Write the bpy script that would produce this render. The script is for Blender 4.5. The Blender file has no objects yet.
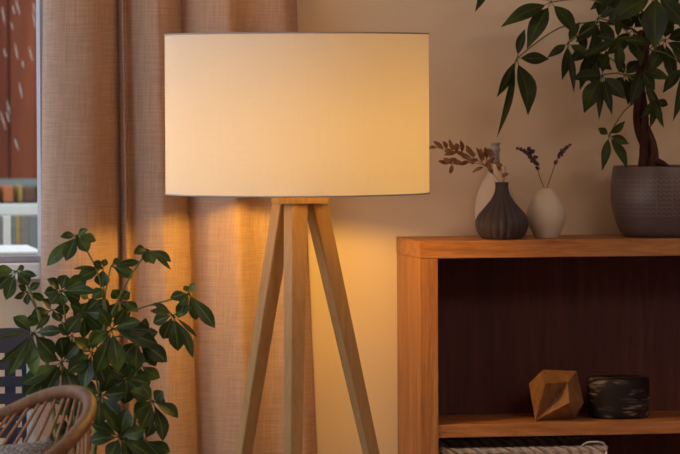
import bpy, bmesh, math, random
from mathutils import Vector, Matrix, noise
R = math.radians
random.seed(7)
sc = bpy.context.scene
col = sc.collection

# ---------------------------------------------------------------- camera
F = 4000.0
CAM = Vector((0.0, -7.95, 1.22))
ROT = (Matrix.Rotation(R(-9.5), 3, 'Z') @ Matrix.Rotation(R(90) - math.atan(137 / F), 3, 'X') @ Matrix.Rotation(R(-0.25), 3, 'Z'))
cd = bpy.data.cameras.new('camera')
cam = bpy.data.objects.new('camera', cd)
col.objects.link(cam)
cam.matrix_world = Matrix.Translation(CAM) @ ROT.to_4x4()
cd.sensor_width = 36
cd.lens = F / 680 * 36
cd.clip_end = 200
cd.dof.use_dof = True
cd.dof.focus_distance = 7.62
cd.dof.aperture_fstop = 8.0
sc.camera = cam

def ray(px, py):
    return ROT @ Vector(((px - 340) / F, -(py - 227) / F, -1))
def P(px, py, y):
    """world point seen at photo pixel (px,py) lying at wall distance y"""
    d = ray(px, py)
    return CAM + d * ((y - CAM.y) / d.y)
def PZ(px, z, y):
    """world point on column px, at height z and wall distance y"""
    a, b = -400.0, 1200.0
    for _ in range(40):
        m = (a + b) / 2
        if P(px, m, y).z > z: a = m
        else: b = m
    return P(px, m, y)
def S(px, y):
    return (P(px + 1, 227, y) - P(px, 227, y)).length     # metres per pixel there

# ---------------------------------------------------------------- materials
def mat(name, base=(.8, .8, .8), rough=.6, build=None, spec=.5, **kw):
    m = bpy.data.materials.new(name); m.use_nodes = True
    nt = m.node_tree; b = nt.nodes['Principled BSDF']
    b.inputs['Base Color'].default_value = (*base, 1)
    b.inputs['Roughness'].default_value = rough
    b.inputs['Specular IOR Level'].default_value = spec
    for k, v in kw.items(): b.inputs[k.replace('_', ' ')].default_value = v
    if build: build(nt, b)
    return m
def N(nt, t, **kw):
    n = nt.nodes.new(t)
    for k, v in kw.items():
        if k in n.inputs.keys(): n.inputs[k].default_value = v
        else: setattr(n, k, v)
    return n
def coords(nt, scale, kind='Object', rot=(0, 0, 0)):
    tc = N(nt, 'ShaderNodeTexCoord'); mp = N(nt, 'ShaderNodeMapping')
    mp.inputs['Scale'].default_value = scale; mp.inputs['Rotation'].default_value = rot
    nt.links.new(tc.outputs[kind], mp.inputs['Vector'])
    return mp.outputs['Vector']
def noise_n(nt, vec, scale, detail=4, rough=.55, dist=0):
    n = N(nt, 'ShaderNodeTexNoise'); n.inputs['Scale'].default_value = scale
    n.inputs['Detail'].default_value = detail; n.inputs['Roughness'].default_value = rough
    n.inputs['Distortion'].default_value = dist
    nt.links.new(vec, n.inputs['Vector']); return n.outputs['Fac']
def ramp(nt, fac, stops):
    r = N(nt, 'ShaderNodeValToRGB'); e = r.color_ramp.elements
    while len(e) < len(stops): e.new(.5)
    for i, (p, c) in enumerate(stops):
        e[i].position = p; e[i].color = (*c, 1)
    nt.links.new(fac, r.inputs['Fac']); return r.outputs['Color']
def mix(nt, a, b, fac, mode='MIX'):
    m = N(nt, 'ShaderNodeMix'); m.data_type = 'RGBA'; m.blend_type = mode
    for s, v in ((m.inputs[0], fac), (m.inputs[6], a), (m.inputs[7], b)):
        if isinstance(v, (int, float)): s.default_value = v
        elif isinstance(v, tuple): s.default_value = (*v, 1)
        else: nt.links.new(v, s)
    return m.outputs[2]
def bump(nt, b, h, strength=.3, dist=.002):
    n = N(nt, 'ShaderNodeBump'); n.inputs['Strength'].default_value = strength; n.inputs['Distance'].default_value = dist
    nt.links.new(h, n.inputs['Height']); nt.links.new(n.outputs['Normal'], b.inputs['Normal'])

def wood(name, dark, mid, light, scale=(3, 3, 40), rough=.5, spec=.4, bs=.12, dist=.6, fine=.72):
    def f(nt, b):
        v = coords(nt, scale)
        n1 = noise_n(nt, v, 1.0, 6, .6, dist)
        v2 = coords(nt, tuple(s * 4 for s in scale))
        n2 = noise_n(nt, v2, 1.0, 3, .6)
        c = ramp(nt, n1, [(.32, dark), (.5, mid), (.68, light)])
        c = mix(nt, c, ramp(nt, n2, [(.35, (fine, fine, fine)), (.6, (1, 1, 1))]), .8, 'MULTIPLY')
        nt.links.new(c, b.inputs['Base Color']); bump(nt, b, n2, bs, .001)
    return mat(name, mid, rough, f, spec)

M = {}
def plaster(nt, b):
    v = coords(nt, (1, 1, 1)); n = noise_n(nt, v, 260, 3)
    n0 = noise_n(nt, v, 1.3, 2)
    nt.links.new(ramp(nt, n0, [(.3, (.74, .60, .46)), (.7, (.78, .63, .485))]), b.inputs['Base Color'])
    bump(nt, b, n, .12, .0006)
M['wall'] = mat('wall plaster', (.62, .52, .42), .85, plaster, .2)
M['ceiling'] = mat('ceiling paint', (.84, .78, .70), .9, lambda nt, b: bump(nt, b, noise_n(nt, coords(nt, (1, 1, 1)), 200), .1, .0005), .2)
M['floor'] = wood('floor boards', (.16, .08, .04), (.24, .13, .07), (.30, .17, .09), (12, 1.0, 12), .4)
# sideboard, grain along x for horizontal boards and along z for upright ones
OAK = ((.30, .105, .032), (.42, .165, .052), (.50, .225, .08))
M['oak_h'] = wood('sideboard wood, long grain', *OAK, scale=(5, 45, 60))
M['oak_v'] = wood('sideboard wood, upright grain', *OAK, scale=(45, 45, 4))
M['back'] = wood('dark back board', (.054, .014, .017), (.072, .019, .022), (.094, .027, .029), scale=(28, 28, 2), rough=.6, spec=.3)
M['ash'] = wood('pale lamp wood', (.38, .22, .09), (.425, .255, .11), (.46, .29, .135), scale=(120, 120, 3), rough=.5, spec=.3, dist=.1, fine=.9)
M['carved'] = wood('carved wooden ornament', (.21, .10, .042), (.27, .13, .058), (.32, .165, .075), scale=(40, 40, 15), rough=.6, spec=.25)

def fabric(nt, b):
    vA = coords(nt, (380, 12, 1), 'UV'); vB = coords(nt, (12, 380, 1), 'UV')
    a = noise_n(nt, vA, 1, 3, .7); c = noise_n(nt, vB, 1, 3, .7)
    s = N(nt, 'ShaderNodeMath', operation='ADD'); nt.links.new(a, s.inputs[0]); nt.links.new(c, s.inputs[1])
    h = N(nt, 'ShaderNodeMath', operation='MULTIPLY'); nt.links.new(s.outputs[0], h.inputs[0]); h.inputs[1].default_value = .5
    colr = ramp(nt, h.outputs[0], [(.36, (.40, .255, .19)), (.5, (.50, .335, .255)), (.64, (.59, .41, .325))])
    nt.links.new(colr, b.inputs['Base Color'])
    bump(nt, b, h.outputs[0], .35, .001)
    out = nt.nodes['Material Output']; tr = N(nt, 'ShaderNodeBsdfTranslucent'); mx = N(nt, 'ShaderNodeMixShader')
    nt.links.new(colr, tr.inputs['Color']); mx.inputs[0].default_value = .12
    nt.links.new(b.outputs[0], mx.inputs[1]); nt.links.new(tr.outputs[0], mx.inputs[2]); nt.links.new(mx.outputs[0], out.inputs['Surface'])
M['curtain'] = mat('linen curtain', (.4, .3, .22), .9, fabric, .1)
def shade(nt, b):
    vA = coords(nt, (400, 12, 1), 'UV'); vB = coords(nt, (12, 400, 1), 'UV')
    a = noise_n(nt, vA, 1, 2); c = noise_n(nt, vB, 1, 2)
    s = N(nt, 'ShaderNodeMath', operation='ADD'); nt.links.new(a, s.inputs[0]); nt.links.new(c, s.inputs[1])
    colr = ramp(nt, s.outputs[0], [(.0, (.55, .49, .45)), (1.0, (.64, .58, .53))])
    nt.links.new(colr, b.inputs['Base Color'])
    out = nt.nodes['Material Output']; tr = N(nt, 'ShaderNodeBsdfTranslucent'); mx = N(nt, 'ShaderNodeMixShader')
    tr.inputs['Color'].default_value = (.92, .83, .84, 1)
    mx.inputs[0].default_value = .123
    nt.links.new(b.outputs[0], mx.inputs[1]); nt.links.new(tr.outputs[0], mx.inputs[2]); nt.links.new(mx.outputs[0], out.inputs['Surface'])
M['shade'] = mat('lamp shade cloth', (.8, .75, .7), .9, shade, .1)
M['rimtape'] = mat('grey rim', (.36, .33, .36), .6)
M['metal'] = mat('brushed metal', (.55, .53, .5), .35, Metallic=1.0)
M['white_plastic'] = mat('white plastic', (.8, .8, .78), .4)
def bulbm(nt, b):
    b.inputs['Emission Color'].default_value = (1, .545, .085, 1)
    b.inputs['Emission Strength'].default_value = 300
M['bulb'] = mat('glowing bulb', (.9, .9, .85), .4, bulbm)
def leafm(c1, c2, c3):
    def f(nt, b):
        oi = noise_n(nt, coords(nt, (1, 1, 1)), 16, 3)
        c = ramp(nt, oi, [(.35, c1), (.52, c2), (.68, c3)])
        uv = N(nt, 'ShaderNodeTexCoord'); sp = N(nt, 'ShaderNodeSeparateXYZ'); nt.links.new(uv.outputs['UV'], sp.inputs[0])
        m1 = N(nt, 'ShaderNodeMath', operation='SUBTRACT'); nt.links.new(sp.outputs[0], m1.inputs[0]); m1.inputs[1].default_value = .5
        m2 = N(nt, 'ShaderNodeMath', operation='ABSOLUTE'); nt.links.new(m1.outputs[0], m2.inputs[0])
        r = ramp(nt, m2.outputs[0], [(0.0, (1, 1, 1)), (.07, (0, 0, 0))])
        c = mix(nt, c, tuple(min(1, x * 1.3) for x in c3), r)
        nt.links.new(c, b.inputs['Base Color'])
        out = nt.nodes['Material Output']; tr = N(nt, 'ShaderNodeBsdfTranslucent'); mx = N(nt, 'ShaderNodeMixShader')
        nt.links.new(c, tr.inputs['Color']); mx.inputs[0].default_value = .22
        nt.links.new(b.outputs[0], mx.inputs[1]); nt.links.new(tr.outputs[0], mx.inputs[2]); nt.links.new(mx.outputs[0], out.inputs['Surface'])
    return f
M['leaf'] = mat('glossy umbrella leaf', (.05, .1, .02), .48, leafm((.013, .026, .008), (.026, .054, .012), (.085, .135, .020)), .45)
M['leaf2'] = mat('money tree leaf', (.05, .08, .02), .5, leafm((.014, .022, .006), (.024, .040, .008), (.050, .078, .012)), .35)
M['stem'] = mat('green stem', (.13, .15, .04), .6)
M['bark'] = mat('braided bark', (.09, .04, .03), .8, lambda nt, b: (nt.links.new(ramp(nt, noise_n(nt, coords(nt, (60, 60, 12)), 1, 4), [(.35, (.035, .014, .013)), (.65, (.09, .036, .028))]), b.inputs['Base Color']), bump(nt, b, noise_n(nt, coords(nt, (60, 60, 12)), 1, 4), .5, .003)), .2)
M['soil'] = mat('potting soil', (.03, .02, .015), .95, lambda nt, b: bump(nt, b, noise_n(nt, coords(nt, (1, 1, 1)), 150), 1, .004), .1)
M['clay_black'] = mat('matt dark ceramic', (.055, .042, .052), .55, spec=.4)
M['clay_white'] = mat('matt white ceramic', (.62, .57, .52), .6, lambda nt, b: bump(nt, b, noise_n(nt, coords(nt, (1, 1, 1)), 300, 2), .15, .0005), .3)
M['cream'] = mat('cream ceramic', (.70, .56, .44), .4, spec=.4)
M['greyblue'] = mat('grey blue glaze', (.36, .34, .35), .4, spec=.4)
def potm(nt, b):
    # incised zigzag bands running up the pot; UV.x = round the pot, UV.y = height
    uv = N(nt, 'ShaderNodeTexCoord'); sp = N(nt, 'ShaderNodeSeparateXYZ'); nt.links.new(uv.outputs['UV'], sp.inputs[0])
    def m(op, a, bb=None):
        n = N(nt, 'ShaderNodeMath', operation=op)
        for i, v in enumerate((a, bb)):
            if v is None: continue
            if isinstance(v, (int, float)): n.inputs[i].default_value = v
            else: nt.links.new(v, n.inputs[i])
        return n.outputs[0]
    u = m('MULTIPLY', sp.outputs[0], 22); fu = m('FRACT', u)
    tri = m('ABSOLUTE', m('SUBTRACT', m('FRACT', m('MULTIPLY', u, 3)), .5))
    z = m('FRACT', m('ADD', m('MULTIPLY', sp.outputs[1], 16), tri))
    line = m('LESS_THAN', z, .35)
    band = m('GREATER_THAN', fu, .12)
    hgt = m('MULTIPLY', m('GREATER_THAN', sp.outputs[1], .30), m('LESS_THAN', sp.outputs[1], .86))
    edge = m('LESS_THAN', fu, .07)
    pat = m('MULTIPLY', m('MAXIMUM', m('MULTIPLY', line, band), edge), hgt)
    nt.links.new(mix(nt, (.100, .074, .078), (.155, .118, .118), pat), b.inputs['Base Color'])
    bump(nt, b, pat, .6, .001)
M['pot'] = mat('grey glazed pot', (.14, .12, .13), .38, potm, .45)
M['pot_dark'] = mat('dark planter', (.05, .05, .05), .6)
M['twig'] = mat('dried twig', (.22, .12, .06), .8)
M['dryleaf'] = mat('dried brown leaf', (.16, .075, .035), .7, lambda nt, b: nt.links.new(ramp(nt, noise_n(nt, coords(nt, (1, 1, 1)), 60, 3), [(.35, (.16, .085, .05)), (.65, (.33, .18, .10))]), b.inputs['Base Color']), .2)
M['lavender'] = mat('dried lavender', (.085, .045, .075), .9, lambda nt, b: nt.links.new(ramp(nt, noise_n(nt, coords(nt, (1, 1, 1)), 300, 3), [(.35, (.05, .025, .04)), (.65, (.15, .085, .14))]), b.inputs['Base Color']), .1)
def marble(nt, b):
    v = coords(nt, (12, 12, 90)); n = noise_n(nt, v, 1.0, 5, .6, 1.0)
    big = noise_n(nt, coords(nt, (14, 14, 22)), 1.0, 2)
    c = ramp(nt, n, [(.48, (.010, .006, .008)), (.54, (.06, .045, .045)), (.66, (.34, .28, .27))])
    c = mix(nt, (.010, .006, .008), c, ramp(nt, big, [(.44, (0, 0, 0)), (.54, (1, 1, 1))]))
    nt.links.new(c, b.inputs['Base Color'])
M['marble'] = mat('black streaked stone', (.01, .01, .01), .6, marble, .25)
def rattan(nt, b):
    uv = coords(nt, (1, 1, 1), 'UV')
    w = N(nt, 'ShaderNodeTexWave'); w.bands_direction = 'X'; w.inputs['Scale'].default_value = 52; w.inputs['Distortion'].default_value = 1.2
    nt.links.new(uv, w.inputs['Vector'])
    n = noise_n(nt, coords(nt, (1, 1, 1)), 40, 3)
    c = ramp(nt, n, [(.3, (.11, .045, .018)), (.7, (.24, .105, .045))])
    c = mix(nt, c, ramp(nt, w.outputs['Fac'], [(0, (.6, .55, .5)), (.3, (1, 1, 1))]), .7, 'MULTIPLY')
    nt.links.new(c, b.inputs['Base Color']); bump(nt, b, w.outputs['Fac'], .7, .002)
M['rattan'] = mat('wrapped rattan', (.35, .18, .09), .5, rattan, .4)
M['cane'] = mat('cane rod', (.30, .14, .07), .5, lambda nt, b: nt.links.new(ramp(nt, noise_n(nt, coords(nt, (1, 1, 1)), 50, 3), [(.3, (.20, .09, .045)), (.7, (.36, .18, .09))]), b.inputs['Base Color']), .35)
def knit(nt, b):
    v = coords(nt, (1, 1, 1), 'UV'); w = N(nt, 'ShaderNodeTexVoronoi'); w.inputs['Scale'].default_value = 55; nt.links.new(v, w.inputs['Vector'])
    c = ramp(nt, w.outputs['Distance'], [(.0, (.60, .60, .64)), (.6, (.18, .18, .20))])
    nt.links.new(c, b.inputs['Base Color']); bump(nt, b, w.outputs['Distance'], .8, .003); b.inputs['Roughness'].default_value = .95
M['knit'] = mat('grey knitted wool', (.25, .25, .26), .95, knit, .1)
def basketm(nt, b):
    w = N(nt, 'ShaderNodeTexWave'); w.bands_direction = 'DIAGONAL'; w.inputs['Scale'].default_value = 28; w.inputs['Distortion'].default_value = 3
    nt.links.new(coords(nt, (1, 1, 1)), w.inputs['Vector'])
    nt.links.new(ramp(nt, w.outputs['Fac'], [(.1, (.40, .32, .26)), (.6, (.72, .60, .50))]), b.inputs['Base Color']); bump(nt, b, w.outputs['Fac'], .8, .003)
M['basket'] = mat('woven basket', (.5, .42, .34), .8, basketm, .2)
M['navy'] = mat('navy paint', (.030, .036, .075), .6)
M['paleblue'] = mat('pale blue paint', (.42, .50, .62), .6)
M['frame'] = mat('pale window frame', (.40, .38, .46), .5)
M['sill'] = mat('white sill', (.78, .84, .86), .5)
def glass(nt, b):
    out = nt.nodes['Material Output']; t = N(nt, 'ShaderNodeBsdfTransparent'); g = N(nt, 'ShaderNodeBsdfGlossy'); g.inputs['Roughness'].default_value = .02
    mx = N(nt, 'ShaderNodeMixShader'); mx.inputs[0].default_value = .04
    nt.links.new(t.outputs[0], mx.inputs[1]); nt.links.new(g.outputs[0], mx.inputs[2]); nt.links.new(mx.outputs[0], out.inputs['Surface'])
M['glass'] = mat('window glass', (1, 1, 1), .02, glass)
M['redwood'] = wood('red stained cladding', (.10, .028, .018), (.21, .058, .032), (.29, .09, .045), scale=(5, 5, .7), rough=.8, spec=.1)
M['snow'] = mat('snow', (.82, .86, .88), .9)
M['railing'] = mat('white railing paint', (.75, .82, .82), .6)
M['greycladding'] = mat('grey green trim', (.22, .28, .28), .8)
M['orangebox'] = mat('orange box', (.55, .19, .07), .8)
M['ochre'] = mat('ochre post', (.45, .33, .12), .8)
M['brownbox'] = mat('brown box', (.17, .09, .06), .8)
M['greypost'] = mat('grey fence board', (.25, .25, .24), .8)
M['paving'] = mat('terrace paving', (.35, .33, .32), .9)
M['darkmat'] = mat('dark metal', (.02, .02, .022), .5)

# ---------------------------------------------------------------- mesh helpers
def link(name, bm, m, parent=None, smooth=False, mods=None):
    me = bpy.data.meshes.new(name)
    if parent is not None:                       # child meshes live in the parent's frame
        bmesh.ops.transform(bm, matrix=world_of(parent).inverted(), verts=bm.verts)
        loc = None
    bmesh.ops.recalc_face_normals(bm, faces=bm.faces)
    bm.to_mesh(me); bm.free()
    if smooth:
        for p in me.polygons: p.use_smooth = True
    me.materials.append(m if not isinstance(m, str) else M[m])
    o = bpy.data.objects.new(name, me); col.objects.link(o)
    if parent is not None: o.parent = parent
    return o
def world_of(o):
    m = Matrix.Translation(o.location)
    return (world_of(o.parent) @ m) if o.parent else m
def recentre(o):
    """put a one-mesh thing's origin at its base"""
    vs = [v.co for v in o.data.vertices]
    c = Vector(((min(v.x for v in vs) + max(v.x for v in vs)) / 2, (min(v.y for v in vs) + max(v.y for v in vs)) / 2, min(v.z for v in vs)))
    o.data.transform(Matrix.Translation(-c)); o.location = c
def tag(o, label, cat, group=None, kind=None):
    o['label'] = label; o['category'] = cat
    if group: o['group'] = group
    if kind: o['kind'] = kind
    return o
def thing(name, loc, label, cat, group=None):
    o = bpy.data.objects.new(name, None); col.objects.link(o); o.location = loc; o.empty_display_size = .05
    return tag(o, label, cat, group)
def single(name, bm, m, label, cat, group=None, smooth=False):
    o = link(name, bm, m, None, smooth); recentre(o); return tag(o, label, cat, group)
def struct(name, bm, m, parent=None):
    o = link(name, bm, m, parent)
    if parent is None: o['kind'] = 'structure'
    return o
def box(bm, a, b, bev=0):
    """axis aligned box between corners"""
    lo = [min(a[i], b[i]) for i in range(3)]; hi = [max(a[i], b[i]) for i in range(3)]
    vs = [bm.verts.new((x, y, z)) for z in (lo[2], hi[2]) for y in (lo[1], hi[1]) for x in (lo[0], hi[0])]
    fs = [bm.faces.new([vs[i] for i in q]) for q in ((0, 2, 3, 1), (4, 5, 7, 6), (0, 1, 5, 4), (2, 6, 7, 3), (0, 4, 6, 2), (1, 3, 7, 5))]
    if bev:
        es = list({e for f in fs for e in f.edges})
        bmesh.ops.bevel(bm, geom=es, offset=bev, segments=2, affect='EDGES', profile=.7)
    return bm
def bx(a, b, bev=0):
    return box(bmesh.new(), a, b, bev)
def catmull(pts, n):
    out = []
    pts = [Vector(p) for p in pts]
    for i in range(len(pts) - 1):
        p0 = pts[max(i - 1, 0)]; p1 = pts[i]; p2 = pts[i + 1]; p3 = pts[min(i + 2, len(pts) - 1)]
        for k in range(n):
            t = k / n
            out.append(.5 * ((2 * p1) + (p2 - p0) * t + (2 * p0 - 5 * p1 + 4 * p2 - p3) * t * t + (3 * p1 - p0 - 3 * p2 + p3) * t ** 3))
    out.append(pts[-1]); return out
def tube(bm, pts, rad, seg=8, cap=True):
    """tube along a polyline; rad a number or a list"""
    n = len(pts); rs = rad if isinstance(rad, (list, tuple)) else [rad] * n
    uvl = bm.loops.layers.uv.verify()
    rings = []; L = [0]
    up = None
    for i, p in enumerate(pts):
        if i: L.append(L[-1] + (pts[i] - pts[i - 1]).length)
        t = (pts[min(i + 1, n - 1)] - pts[max(i - 1, 0)]).normalized()
        if up is None:
            up = Vector((0, 0, 1)) if abs(t.z) < .9 else Vector((1, 0, 0))
        a = (up - t * up.dot(t)).normalized(); b = t.cross(a); up = a
        rings.append([bm.verts.new(p + (a * math.cos(2 * math.pi * k / seg) + b * math.sin(2 * math.pi * k / seg)) * rs[i]) for k in range(seg)])
    for i in range(n - 1):
        for k in range(seg):
            k2 = (k + 1) % seg
            f = bm.faces.new((rings[i][k], rings[i][k2], rings[i + 1][k2], rings[i + 1][k])); f.smooth = True
            for l, (u, v) in zip(f.loops, ((L[i], k / seg), (L[i], (k + 1) / seg), (L[i + 1], (k + 1) / seg), (L[i + 1], k / seg))): l[uvl].uv = (u, v)
    if cap:
        bm.faces.new(rings[0][::-1]); bm.faces.new(rings[-1])
    return bm
def lathe(bm, c, prof, seg=48, rmod=None, close=True):
    """prof: list of (radius, z) ; c centre"""
    uvl = bm.loops.layers.uv.verify()
    zs = [z for _, z in prof]; z0, z1 = min(zs), max(zs)
    rings = []
    for r, z in prof:
        rings.append([bm.verts.new((c[0] + math.cos(a) * r * (rmod(a, z, r) if rmod else 1), c[1] + math.sin(a) * r * (rmod(a, z, r) if rmod else 1), c[2] + z)) for a in (2 * math.pi * k / seg for k in range(seg))])
    for i in range(len(prof) - 1):
        for k in range(seg):
            k2 = (k + 1) % seg
            f = bm.faces.new((rings[i][k], rings[i][k2], rings[i + 1][k2], rings[i + 1][k])); f.smooth = True
            for l, (u, v) in zip(f.loops, ((k, i), (k + 1, i), (k + 1, i + 1), (k, i + 1))): l[uvl].uv = (u / seg, (zs[v] - z0) / max(z1 - z0, 1e-6))
    if close:
        bm.faces.new(rings[0][::-1]); bm.faces.new(rings[-1])
    return bm
def smooth_prof(pr, n=5):
    return [(max(p.x, .0004), p.y) for p in ((Vector((v.x, v.y))) for v in catmull([Vector((r, z, 0)) for r, z in pr], n))]
def leaf(bm, base, tip, width, facing, droop=.12, seg=7, fold=.25, shape='oval'):
    """a real curved leaf blade, with a midrib fold and a little thickness"""
    uvl = bm.loops.layers.uv.verify()
    ax = tip - base; L = ax.length; t = ax.normalized()
    nrm = (facing - t * facing.dot(t)).normalized(); w = t.cross(nrm)
    up = nrm
    rows = []
    for i in range(seg + 1):
        s = i / seg
        if shape == 'oval': wd = (math.sin(math.pi * min(1, s * .96 + .04)) ** .75) * (1 - .12 * s)
        elif shape == 'lance': wd = math.sin(math.pi * (s ** .85)) ** 1.1
        else: wd = math.sin(math.pi * (s ** 1.25)) ** .9         # obovate, widest past the middle
        wd = max(wd, .03) * width / 2
        c = base + ax * s + up * (math.sin(math.pi * s) * droop * L)
        d = nrm * (fold * wd)
        rows.append([bm.verts.new(c - w * wd + d), bm.verts.new(c - w * wd * .5 + d * .4), bm.verts.new(c), bm.verts.new(c + w * wd * .5 + d * .4), bm.verts.new(c + w * wd + d)])
    for i in range(seg):
        for k in range(4):
            f = bm.faces.new((rows[i][k], rows[i][k + 1], rows[i + 1][k + 1], rows[i + 1][k])); f.smooth = True
            for l, (a, b) in zip(f.loops, ((k, i), (k + 1, i), (k + 1, i + 1), (k, i + 1))): l[uvl].uv = (a / 4, b / seg)

# ---------------------------------------------------------------- room shell
WT = .22                                            # wall thickness
XL, XR, YB, ZC = -2.2, 3.6, -9.4, 2.5
wx1 = P(47, 60, .0).x                             # right edge of the window opening in the back wall
wx0 = wx1 - 1.5
zs = P(20, 263, 0).z                                # sill level
b = bmesh.new(); box(b, (wx1, 0, 0), (XR + WT, WT, ZC)); box(b, (XL - WT, 0, 0), (wx0, WT, ZC)); box(b, (wx0, 0, 0), (wx1, WT, zs)); box(b, (wx0, 0, 2.25), (wx1, WT, ZC))
struct('wall_back', b, 'wall')
struct('wall_right', bx((XR, YB, 0), (XR + WT, 0, ZC)), 'wall')
struct('wall_front', bx((XL - WT, YB - WT, 0), (XR + WT, YB, ZC)), 'wall')
LY0, LY1, LZ0, LZ1 = -3.9, -.5, .25, 2.3          # big glazed opening in the left wall
b = bmesh.new(); box(b, (XL - WT, YB, 0), (XL, LY0, ZC)); box(b, (XL - WT, LY1, 0), (XL, 0, ZC)); box(b, (XL - WT, LY0, 0), (XL, LY1, LZ0)); box(b, (XL - WT, LY0, LZ1), (XL, LY1, ZC))
struct('wall_left', b, 'wall')
struct('floor', bx((XL - WT, YB - WT, -.1), (XR + WT, WT, 0)), 'floor')
struct('ceiling', bx((XL - WT, YB - WT, ZC), (XR + WT, WT, ZC + .1)), 'ceiling')
b = bmesh.new(); box(b, (wx1 + .02, -.014, .001), (XR - .001, -.001, .07), .002)
struct('baseboard_back', b, 'sill')
# back window
w = bpy.data.objects.new('window_1', None); col.objects.link(w); w.location = ((wx0 + wx1) / 2, .1, zs); w['kind'] = 'structure'
fw = P(43.5, 60, .03).x - P(37, 60, .03).x
b = bmesh.new(); y0, y1 = .012, .09
box(b, (wx1 - fw, y0, zs + .001), (wx1 - .001, y1, 2.249)); box(b, (wx0 + .001, y0, zs + .001), (wx0 + fw, y1, 2.249)); box(b, (wx0 + fw, y0, 2.19), (wx1 - fw, y1, 2.249)); box(b, (wx0 + fw, y0 + .01, zs + .001), (wx1 - fw, y1, zs + .012))
link('window_frame', b, 'frame', w)
link('window_pane', bx((wx0 + fw, .048, zs + .012), (wx1 - fw, .053, 2.19)), 'glass', w)
zf = P(20, 268, -.05).z
link('window_sill', bx((wx0 - .05, -.05, zs - .03), (wx1 - .02, .012, zs), .003), 'sill', w)
# left window wall
w = bpy.data.objects.new('window_2', None); col.objects.link(w); w.location = (XL - .1, (LY0 + LY1) / 2, LZ0); w['kind'] = 'structure'
b = bmesh.new(); xa, xb = XL - .14, XL - .07
for yy in (LY0 + .001, (LY0 + LY1) / 2 - .03, LY1 - .061): box(b, (xa, yy, LZ0 + .001), (xb, yy + .06, LZ1 - .001))
for z_ in (LZ0 + .001, LZ1 - .061): box(b, (xa + .002, LY0 + .061, z_), (xb - .002, LY1 - .061, z_ + .06))
link('window_frame', b, 'sill', w)
link('window_pane', bx((XL - .108, LY0 + .06, LZ0 + .06), (XL - .102, LY1 - .06, LZ1 - .06)), 'glass', w)

# ---------------------------------------------------------------- outside the back window
YO = 3.2
struct('terrace_ground', bx((-6, .25, -.12), (7, 9, -.02)), 'paving')
shed = thing('wooden_shed', (P(10, 90, YO).x, YO + .3, -.02), 'red-brown stained timber outbuilding filling the upper part of the window view', 'shed')
lowz = P(10, 179, YO).z
b = bmesh.new()
for k in range(-9, 10):
    x = P(10, 90, YO).x + k * .13
    box(b, (x, YO, lowz), (x + .124, YO + .03, 2.9))
link('timber_cladding', b, 'redwood', shed)
link('shed_wall', bx((P(10, 90, YO).x - 1.2, YO + .03, -.02), (P(10, 90, YO).x + 1.3, YO + .9, 2.88)), 'brownbox', shed)
link('lower_trim', bx((P(10, 90, YO).x - 1.2, YO - .02, P(10, 187, YO).z), (P(10, 90, YO).x + 1.3, YO + .02, lowz), .003), 'greycladding', shed)
YR = 2.3
rz0, rz1 = P(10, 215, YR).z, P(10, 204, YR).z
rail = thing('terrace_railing', (P(10, 210, YR).x, YR, -.02), 'white horizontal railing seen through the window above the grey fence boards', 'railing')
xr = P(10, 210, YR).x
link('top_rail', bx((xr - 1.2, YR - .03, rz0), (xr + .9, YR + .03, rz1), .004), 'railing', rail)
for dx in (-1.1, -.45, .75): link('rail_post', bx((xr + dx, YR - .025, -.02), (xr + dx + .05, YR + .025, rz0 - .001)), 'railing', rail)
shelfz = P(10, 202, 2.75).z
ledge = single('outdoor_bench', box(bx((xr - 1.0, 2.60, shelfz - .04), (xr + .8, 2.95, shelfz)), (xr - .9, 2.65, -.02), (xr - .82, 2.9, shelfz - .041)) and box(box(bx((xr - 1.0, 2.60, shelfz - .04), (xr + .8, 2.95, shelfz)), (xr - .9, 2.65, -.02), (xr - .82, 2.9, shelfz - .04)), (xr + .6, 2.65, -.02), (xr + .68, 2.9, shelfz - .04)), 'darkmat', 'dark outdoor bench behind the white railing carrying orange and brown boxes', 'bench')
for (x0, x1, yt, m, lab, nm) in ((1, 11, 185.5, 'orangebox', 'small orange box on the outdoor bench behind the railing', 'storage_box'), (16.5, 20, 184.5, 'ochre', 'narrow ochre box between the orange and the brown box outdoors', 'storage_box'), (21, 33, 187, 'brownbox', 'brown box on the outdoor bench beside the window frame', 'storage_box'), (-14, -3, 186, 'brownbox', 'brown box at far left of the outdoor bench, outermost of the boxes', 'storage_box')):
    a = P(x0, 195, 2.75); c = P(x1, yt, 2.75)
    bb = bx((a.x, 2.68, shelfz + .001), (c.x, 2.82, c.z), .004)
    single(nm, bb, m, lab, 'box', 'boxes on the outdoor bench')
YF = 1.5
for i, (x0, x1, m, lab) in enumerate(((-30, -12, 'greypost', 'grey upright fence board at the left edge, first outside the frame'), (-11, 2, 'greypost', 'grey upright fence board cut by the left edge of the picture'), (3, 11, 'snow', 'whitish upright fence board under the railing'), (12, 15.2, 'greycladding', 'grey green narrow fence board left of the ochre one'), (15.6, 20, 'ochre', 'ochre yellow upright fence board below the railing'), (20.4, 29, 'greypost', 'grey upright fence board right of the ochre one'), (29.4, 42, 'greycladding', 'grey green fence board beside the window frame'), (43, 60, 'greypost', 'grey fence board hidden behind the curtain edge'))):
    if x0 < -20 or x0 > 42: continue
    a = P(x0, 240, YF); c = P(x1, 216, YF)
    single('fence_board', bx((a.x, YF, -.02), (c.x, YF + .025, c.z), .002), m, lab, 'fence board', 'boards of the fence below the railing')
a = P(-14, 250, .9); c = P(42, 242, .9)
tr_ = thing('outdoor_planter', ((a.x + c.x) / 2, .95, -.02), 'dark trough with snow on top standing just outside the window', 'planter')
link('trough', bx((a.x, .75, -.02), (c.x, 1.15, P(10, 252, .95).z), .004), 'darkmat', tr_)
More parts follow.
